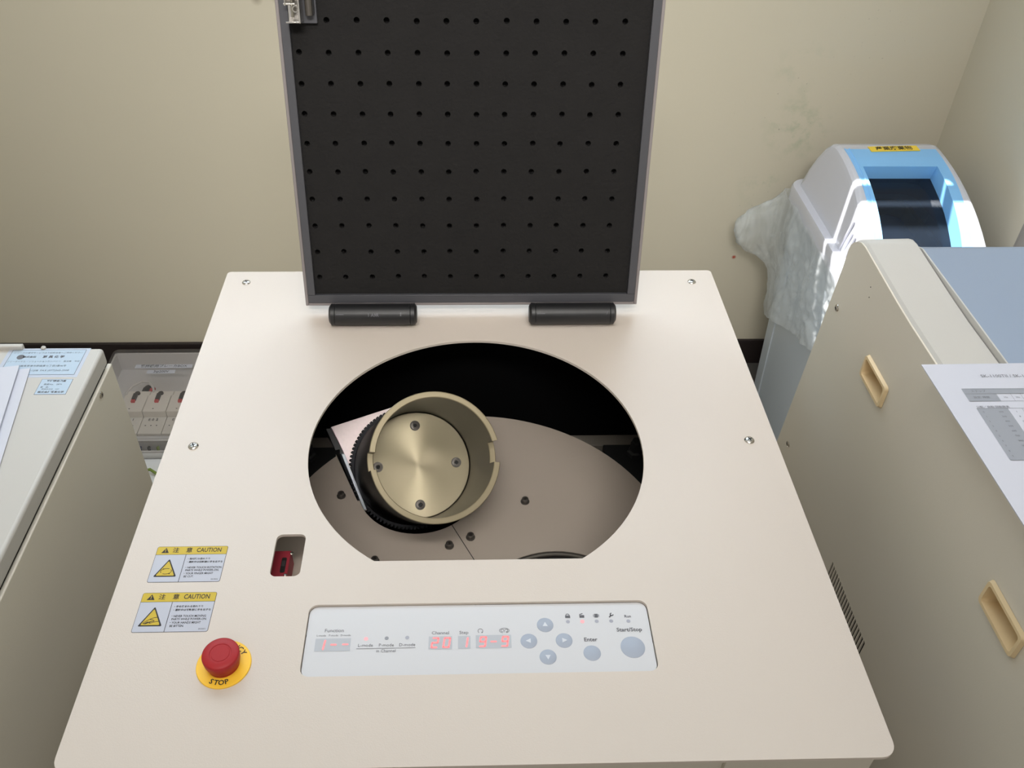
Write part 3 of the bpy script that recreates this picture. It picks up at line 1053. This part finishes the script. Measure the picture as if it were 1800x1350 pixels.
# ------------------------------------------------------------------ machine on the right
rm = thing('right_cabinet', 'cream machine cabinet on the right with beige recessed handles', 'machine', (.68, -.45, -H))
RX = .41
prof = [(-.0735, -H + .05), (-.1418, .0928), (-.1415, .1180), (-.1435, .1262), (-.1480, .1320), (-.1550, .1375), (-.1640, .1415), (-.1745, .1425), (-.2222, .1400), (-.2662, .1378),
        (-.3020, .1368), (-.3443, .1370), (-.90, .1370), (-.90, -H + .05)]
TX = Matrix(((0, 0, 1, 0), (1, 0, 0, 0), (0, 1, 0, 0), (0, 0, 0, 1)))    # (y, z, x) sheet to side panel


def inset_quad(yc, zc, hy, hz, r):
    return rrect(yc - hy, yc + hy, zc - hz, zc + hz, r)


HND = ((-.2815, .0500), (-.5655, .0480))
slots = [rrect(-.336 - .00546 * i - .0018, -.336 - .00546 * i + .0018, -.214, -.1765, .0016, 3) for i in range(20)]
side_holes = [inset_quad(y, z, .0245, .0105, .004) for y, z in HND] + slots
build('side_panel', MB().plate(prof, side_holes, RX, RX + .0018, T=TX), M['cream_side'], rm, smooth=False)
# body behind: bent cover strip over the left edge, then the lid
strip = MB()
po = [p for p in prof]
inner = [(y, max(z, .1455) if z > .13 else z) for y, z in po]
L0 = [(RX + .0019, y, z) for y, z in po]
L1 = [(RX + .0045, y, z + (.0025 if z > .1 else 0)) for y, z in po]
L2 = [(RX + .054, y, (z + .0035 if z > .1 else z)) for y, z in po]
strip.loft([[(RX + .0019, y, z - .0008 if z > .1 else z) for y, z in po], L1, L2], cap0=False)
build('cover_strip', strip, M['cream'], rm, angle=50)
lidp = [(-.168, .10), (-.1682, .128), (-.1705, .1375), (-.176, .1435), (-.184, .1460), (-.90, .1460), (-.90, .10)]
build('cabinet_lid', MB().plate(lidp, [], RX + .0565, XR - .06, T=TX), M['bluegrey'], rm, bevel=.0012)
build('lid_bead', MB().plate([(y - .0006 if y > -.2 else y, z + .0009) for y, z in lidp], [], RX + .0551, RX + .0568, T=TX), M['cream'], rm, bevel=.0005)
build('cabinet_frame', MB().plate([(-.09, -H + .051), (-.150, .095), (-.89, .095), (-.89, -H + .051)], [], RX + .03, XR - .06, T=TX), M['cream_side'], rm, smooth=False)
build('vent_dark_sheet', MB().box(RX + .004, RX + .006, -.45, -.32, -.23, -.165), M['pitch'], rm, smooth=False)  # black sheet standing in for the unlit inside behind the slots
for sx in (.47, .85):
    for sy in (-.8, -.25):
        build('foot', MB().lathe([(.02, -H), (.02, -H + .05)], 16, T=Matrix.Translation((sx, sy, 0))), M['black'], rm)
for y, z in HND:
    hb = MB()
    P3 = lambda g, d, r: [(RX + d, p[0], p[1]) for p in inset_quad(y, z, .0285 - g, .0140 - g, r)]
    hb.loft([P3(0, -.0002, .004), P3(.0012, -.0036, .004), P3(.0042, -.0036, .003), P3(.0052, .012, .003)], cap0=False)
    build('handle', hb, M['handle'], rm)
for y, z in ((-.1589, .0538), (-.1490, -.1695)):
    pan_screw('side_screw', (RX, y, z), (-1, 0, 0), .0044, rm, h=.45)
for y, z in ((-.212, .118), (-.216, .108)):
    build('small_hole', MB().lathe([(.0006, 0), (.0006, .0004)], 8, T=Matrix.Translation((RX, y, z)) @ Matrix.Rotation(-pi / 2, 4, 'Y')), M['rubbersteel'], rm)

# laminated sheets lying over the cabinet's edge
SZ = .1478
sA = sheet('laminated_sheet', (.3872 + .21, -.3738), R(.6), .21, .297, SZ, .0009, 0, 'plain laminated sheet under the printed one on the right cabinet', M['laminate'])
sB = sheet('laminated_sheet', (.3858 + .21, -.3752), R(.6), .21, .297, SZ + .0018, .0009, 0, 'printed laminated sheet with grey tables lying on the right cabinet', M['laminate'])
pz = SZ + .0018 + .0009 + .0002
g = MB()
poly(g, quad(.4065, .585, -.4165, -.4102), pz)
poly(g, quad(.4065, .4330, -.4258, -.4165), pz)
poly(g, quad(.4085, .4341, -.4938, -.4346), pz)
build('grey_field', g, M['shade'], sB, smooth=False)
pt = MB()
write(pt, 'SK-1100TII / SK-1100', .4305, -.3938, .0052, pz, align='LEFT')
for yv in (-.4102, -.4165, -.4258, -.4346, -.4938):
    line(pt, (.4066 if yv > -.43 else .4086, yv), (.585, yv), .0003, pz + .0001)
for xv in (.4332, .4452, .4535, .4620, .4705):
    line(pt, (xv, -.4165), (xv, -.4258), .0002, pz + .0001)
    line(pt, (xv + .001, -.4346), (xv + .001, -.4938), .0002, pz + .0001)
write(pt, 'ステップ', .4195, -.4134, .0032, pz + .0001)
write(pt, '設定  時間', .4190, -.4212, .0030, pz + .0001)
for xv, s in ((.4392, '10s'), (.4494, '20s'), (.4578, '30s'), (.4662, '60s'), (.475, '90s')):
    write(pt, s, xv, -.4212, .0026, pz + .0001)
write(pt, '公転／自転 回転数表', .4090, -.4330, .0030, pz + .0001, align='LEFT')
for i in range(10):
    yv = -.4390 - .0056 * i
    write(pt, str(i), .4125, yv, .0026, pz + .0001)
    write(pt, '%d' % (200 + 100 * i), .4270, yv, .0026, pz + .0001)
    for q, xv in enumerate((.4400, .4494, .4578, .4662)):
        write(pt, '%d' % ((i * 7 + q * 3) % 9 + 1), xv, yv, .0026, pz + .0001)
build('lettering', pt, M['ink'], sB, smooth=False)

# ------------------------------------------------------------------ waste bin in the corner
bn = thing('waste_bin', 'white hooded waste bin with a blue rimmed opening in the room corner', 'bin', (.79, .48, -H))
BX = .790
RZ = -.215


def rr3(hx, y0, y1, z, r, n=5):
    return [(BX + x, y, z) for x, y in rrect(-hx, hx, y0, y1, r, n)]


body = MB().loft([rr3(.114, .318, .632, -H, .03), rr3(.116, .315, .634, -H + .01, .03), rr3(.128, .302, .652, -.24, .035)], cap1=False)
bb = build('bin_body', body, M['binbody'], bn)
for s in (-1, 1):
    build('corner_bead', MB().tube([(BX + s * .1160, .572, -H + .02), (BX + s * .1275, .580, -.245)], .0025, 8), M['binbody'], bb)
rim = MB().loft([rr3(.131, .297, .657, -.248, .03), rr3(.139, .290, .664, -.246, .033), rr3(.139, .290, .664, -.221, .033), rr3(.137, .292, .662, RZ, .033), rr3(.122, .306, .646, RZ, .03), rr3(.120, .308, .644, -.24, .03)], cap0=False, cap1=False)
build('rim', rim, M['binwhite'], bn)
HP = [(.646, -.216), (.640, -.180), (.630, -.150), (.616, -.125), (.600, -.110), (.583, -.1045), (.565, -.1035), (.535, -.1050), (.505, -.1085), (.475, -.1140), (.445, -.1220), (.415, -.1330), (.388, -.1465),
      (.363, -.1620), (.342, -.1780), (.325, -.1940), (.314, -.2070), (.306, -.2160)]
IB0, IO0, IO1, IB1 = 6, 8, 15, 16


def hw(z):
    return .100 + (.122 - .100) * min(1, max(0, (-.104 - z) / .112))


NRM = []
for i in range(len(HP)):
    a, b = Vector(HP[max(0, i - 1)]), Vector(HP[min(len(HP) - 1, i + 1)])
    d = (b - a).normalized()
    NRM.append(Vector((d.y, -d.x)) if (d.y * 0 - d.x) > 0 or d.x < 0 else Vector((-d.y, d.x)))
NRM = [nn if nn.y >= 0 or i > 14 else -nn for i, nn in enumerate(NRM)]


def hp(i, x, drop=0.0):
    y, z = HP[i]
    nn = NRM[i]
    return (BX + x, y - nn.x * drop, z - nn.y * drop)


def stations(i):
    h = hw(HP[i][1])
    return [(-h, .012), (-h + .0022, .005), (-h + .0065, .001), (-h + .011, 0), (-.086, 0), (-.0715, 0), (.0665, 0), (.086, 0), (h - .011, 0), (h - .0065, .001), (h - .0022, .005), (h, .012)]


hood, blue = MB(), MB()
for i in range(len(HP) - 1):
    s0, s1 = stations(i), stations(i + 1)
    for j in range(len(s0) - 1):
        q = [hp(i, *s0[j]), hp(i, *s0[j + 1]), hp(i + 1, *s1[j + 1]), hp(i + 1, *s1[j])]
        inb = IB0 <= i < IB1 and 4 <= j <= 6
        ino = IO0 <= i < IO1 and j == 5
        if ino:
            continue
        (blue if inb else hood).add(q, [(0, 1, 2, 3)])
for s in (0, -1):
    for i in range(len(HP) - 1):
        a, b = hp(i, *stations(i)[s]), hp(i + 1, *stations(i + 1)[s])
        sx = BX + (-.1225 if s == 0 else .1225)
        am, bm = [(a[0] * .4 + sx * .6, a[1], max(RZ, a[2] * .4 + RZ * .6)) for a in (a, b)]
        hood.add([a, b, bm, am], [(0, 1, 2, 3)])
        hood.add([am, bm, (sx, b[1], RZ - .001), (sx, a[1], RZ - .001)], [(0, 1, 2, 3)])
hood_o = build('hood', hood, M['binwhite'], bn, angle=45)
for q in range(5):
    yv = .395 - q * .014
    zt_ = [z for (y, z) in HP if y <= yv][0] - .012
    build('hood_rib', MB().tube([(BX - .1225, yv, RZ), (BX - hw(zt_) - .0005, yv, zt_)], .0026, 6), M['binwhite'], hood_o)
# blue surround with a raised lip and recess walls
D = .030


def rec(i, x):
    y, z = HP[i]
    nn = NRM[IO0 + 3]
    return (BX + x * .97, y - nn.x * D + (-.006 if i == IO0 else 0), z - nn.y * D)


for i in range(IO0, IO1):
    for x, flip in ((-.0715, 1), (.0665, 0)):
        q = [hp(i, x), hp(i + 1, x), rec(i + 1, x), rec(i, x)]
        blue.add(q, [(0, 1, 2, 3)])
for i in (IO0, IO1):
    blue.add([hp(i, -.0715), hp(i, .0665), rec(i, .0665), rec(i, -.0715)], [(0, 1, 2, 3)])
blue_o = build('blue_surround', blue, M['binblue'], bn, angle=45)
for x in (-.0865, -.078):
    build('surround_lip', MB().tube([hp(i, x, -.0004) for i in range(IB0, IB1 + 1)], .0013, 6), M['binblue'], blue_o)
fp_ = MB()
for i in range(IO0, IO1):
    fp_.add([rec(i, -.0715), rec(i, .0665), rec(i + 1, .0665), rec(i + 1, -.0715)], [(0, 1, 2, 3)])
build('smoky_flap', fp_, M['smoke'], bn)
# black inner collar seen through the flap
ic = MB()
for d, m in ((0, 0),):
    A = [(BX + x, y, -.205) for x, y in rrect(-.085, .060, .315, .560, .03, 6)]
    B_ = [(BX + x, y, -.205) for x, y in rrect(-.075, .050, .325, .550, .025, 6)]
    A2 = [(p[0], p[1], -.235) for p in A]
    B2 = [(p[0], p[1], -.235) for p in B_]
    ic.loft([A2, A, B_, B2], cap0=False, cap1=False)
build('inner_collar', ic, M['black'], bn)
build('inner_bag_floor', MB().box(BX - .11, BX + .11, .32, .63, -.262, -.26), M['slate'], bn, smooth=False)
lb = MB()
lc = Vector((.7965, .5655, 0))
Tn = Matrix.Translation((.7965, .5650, -.1025)) @ Matrix.Rotation(R(2.0), 4, 'X') @ Matrix.Rotation(R(2.5), 4, 'Z')
lb.plate(quad(-.047, .047, -.0095, .0095), [], -.0006, .0002, T=Tn)
blb = build('bin_label', lb, M['binyellow'], bn, smooth=False)
lt = MB()
write(lt, '産業廃棄物', 0, 0, .0150, .0005, bold=.0002, sx=.95, T=Tn)
build('lettering', lt, M['dark_ink'], blb, smooth=False)

# clear bag hanging out under the hood
bg_ = MB()
NS, NK = 90, 40
path = []
for i in range(NS + 1):
    s = i / NS
    if s < .62:
        u = s / .62
        p, nrm_ = Vector((BX - .1405, .285 + u * .345)), Vector((-1, 0))
    elif s < .78:
        a = (s - .62) / .16 * pi / 2
        p, nrm_ = Vector((BX - .1065 - .034 * cos(a), .630 + .034 * sin(a))), Vector((-cos(a), sin(a)))
    else:
        u = (s - .78) / .22
        p, nrm_ = Vector((BX - .1065 + u * .13, .6645)), Vector((0, 1))
    path.append((s, p, nrm_))
vsb = []
for k in range(NK + 1):
    q = k / NK
    for s, p, nrm_ in path:
        hem = -.398 - .125 * min(1, s / .60) ** 1.25 if s < .62 else -.523 + .06 * (s - .62) / .38
        z0 = -.236 + .004 * sin(s * 40)
        z = z0 + (hem - z0) * q
        puff = math.exp(-((s - .73) / .085) ** 2) * math.exp(-((q - .34) / .24) ** 2)
        nz = noise.noise(Vector((s * 9, q * 2.2, .3))) * .010 + abs(noise.noise(Vector((s * 18 + q * 4, q * 3, 4.2)))) * .007
        out = .002 + q * .004 + nz * min(1, q * 3) - (.014 * q if s < .62 else .03 * q)
        pp = p + nrm_ * max(out, -.011 * q + .001)
        pp.x -= .074 * puff * (1 + .40 * noise.noise(Vector((s * 16, q * 6, 9))) + .16 * noise.noise(Vector((s * 60, q * 14, 3))))
        pp.y = min(pp.y + .02 * puff + .006 * puff * noise.noise(Vector((s * 20, q * 9, 5))), .710)
        z -= .055 * puff * (q - .1) - .012 * puff * noise.noise(Vector((s * 12, q * 6, 2))) - .006 * puff * noise.noise(Vector((s * 50, q * 14, 7)))
        rg = 1 - abs(noise.noise(Vector((s * 34 + q * 6, q * 9, 6.1)))) * 2
        pp.x -= .016 * puff * rg
        z += .010 * puff * noise.noise(Vector((s * 40, q * 10, 8.3)))
        cr = abs(noise.noise(Vector((s * 24 + q * 10, q * 7 - s * 12, 1.7))))
        pp += nrm_ * (.010 * cr * min(1, q * 4) * (1 - .4 * q))
        pp.y = min(pp.y, .712)
        vsb.append((pp.x, pp.y, z))
fb = [(k * (NS + 1) + i, k * (NS + 1) + i + 1, (k + 1) * (NS + 1) + i + 1, (k + 1) * (NS + 1) + i) for k in range(NK) for i in range(NS)]
bg_.add(vsb, fb)
tag(build('bin_liner', bg_, M['bag'], angle=180), 'milky clear plastic bag hanging out of the white waste bin', 'bag')

# ------------------------------------------------------------------ breaker box on the floor behind the left cabinet
BZ = -.67
bx = thing('breaker_box', 'grey breaker box with smoky clear cover lying behind the left cabinet', 'electrical box', (-.64, .53, -H))
BX0, BX1, BY0, BY1 = -.832, -.45, .366, .697
bs = MB()
bs.box(BX0, BX1, BY0, BY1, -H + .004, -H + .008)
for a in ((BX0, BX0 + .004, BY0, BY1), (BX1 - .004, BX1, BY0, BY1), (BX0, BX1, BY0, BY0 + .004), (BX0, BX1, BY1 - .004, BY1)):
    bs.box(a[0], a[1], a[2], a[3], -H + .004, BZ - .014)
build('box_base', bs, M['boxgrey'], bx, smooth=False)
cv = MB()
cl = lambda g, z, r: [(x, y, z) for x, y in rrect(BX0 + g, BX1 - g, BY0 + g, BY1 - g, r, 4)]
cv.loft([cl(-.002, BZ - .016, .012), cl(-.002, BZ - .006, .012), cl(.004, BZ, .012), cl(.016, BZ, .01), cl(.019, BZ - .004, .01)], cap0=False)
cvo = build('clear_cover', cv, M['cover'], bx)
for txs, x0, x1, y0, y1, sz in (('攪拌機用ブレーカBOX', -.7655, -.6358, .6276, .6400, .0105), ('3φ200V', -.7338, -.6705, .6082, .6203, .0105)):
    b = MB().plate(quad(x0, x1, y0, y1), [], BZ - .004, BZ - .0032)
    o = build('tape_label', b, M['labelwhite'], bx, smooth=False)
    lt = MB()
    write(lt, txs, (x0 + x1) / 2, (y0 + y1) / 2, sz, BZ - .0030, sx=1.0, bold=.0002)
    build('lettering', lt, M['ink'], o, smooth=False)
proto = None
BRX = [-.767 + .0515 * i for i in range(6)]
for i, x in enumerate(BRX):
    if i == 0:
        bd = MB()
        bd.box(x + .0006, x + .0509, .491, .546, -H + .008, -.684)
        bd.box(x + .0006, x + .0509, .546, .566, -H + .008, -.690)
        bd.box(x + .0006, x + .0509, .437, .491, -H + .008, -.700)
        proto = build('breaker', bd, M['breaker'], bx, bevel=.001)
        tg = MB().box(x + .021, x + .029, .526, .545, -.690, -.677)
        tg.lathe([(.006, 0), (.006, .004)], 14, T=Matrix.Translation((x + .024, .556, -.690)))
        build('toggle', tg, M['toggle'], proto, bevel=.0008)
        build('toggle_tip', MB().box(x + .0205, x + .0285, .5195, .527, -.690, -.679), M['togred'], proto)
        ex = MB()
        write(ex, 'E 0', x + .020, .4805, .010, -.6988, bold=.0002)
        for q in range(3):
            poly(ex, ell(x + .012 + .012 * q, .462, .0016, .0016, 10), -.6988)
        line(ex, (x + .031, .548), (x + .047, .548), .002, -.6895)
        poly(ex, ell(x + .022, .500, .002, .0014, 10), -.6835)
        build('marking', ex, M['ink'], proto, smooth=False)
    else:
        copy_tree(proto, None, (.0515 * i, 0, 0))
for i, x in enumerate(BRX):
    b = MB()
    write(b, str(i + 1), x + .0325, .4805, .010, -.6985, bold=.0002)
    o = build('breaker_number', b, M['ink'], bx, smooth=False)
tk = MB().box(BX0 + .03, BX1 - .02, .428, .437, -H + .008, -.706)
build('terminal_rail', tk, M['boxgrey'], bx, bevel=.001)
tk = MB().box(BX0 + .03, BX1 - .02, .405, .411, -H + .008, -.690)
build('terminal_rail', tk, M['boxgrey'], bx, bevel=.001)
for i in range(14):
    x = -.76 + .0185 * i
    build('terminal', MB().lathe([(.006, 0), (.006, .005), (.003, .006)], 12, T=Matrix.Translation((x, .420, -.712))), M['bolt'], bx)
for i in range(15):
    x = -.758 + .019 * i
    w_ = MB().tube([(x, .404, -.708), (x + .002, .397, -.703), (x + .006, .388, -.708), (x + .004 + random.uniform(-.006, .006), .377, -.716), (x, .372, -.728)], .0032, 6)
    build('wire', w_, M[('wire_k', 'wire_g', 'wire_k', 'wire_b')[i % 4]], bx)
wp = MB().tube([(-.768 + .0, .545, -.694), (-.770, .560, -.690), (-.760, .580, -.686), (-.742, .592, -.684), (-.724, .590, -.684), (-.713, .576, -.686), (-.709, .562, -.690)], .0026, 8)
build('wire', wp, M['wire_w'], bx)
build('wire', MB().tube([(-.735, .566, -.70), (-.733, .580, -.698), (-.731, .592, -.702)], .007, 8), M['wire_k'], bx)
build('wire', MB().tube([(-.722, .566, -.70), (-.720, .578, -.696), (-.718, .588, -.702)], .004, 8), M['togred'], bx)

# white carton standing in front of it, with a cable end on top
ct = MB().box(-.72, -.50, .20, .3615, -H, -.700)
tag(build('white_carton', ct, M['boxgrey'], bevel=.002), 'low white carton on the floor in front of the breaker box', 'box')
cb = MB().tube([(-.70, .30, -.697), (-.672, .318, -.693), (-.655, .322, -.691), (-.640, .312, -.693), (-.622, .290, -.696), (-.60, .25, -.6965)], .0032, 8)
tag(build('cable', cb, M['wire_g']), 'green cable lying on the white carton behind the left cabinet', 'cable')
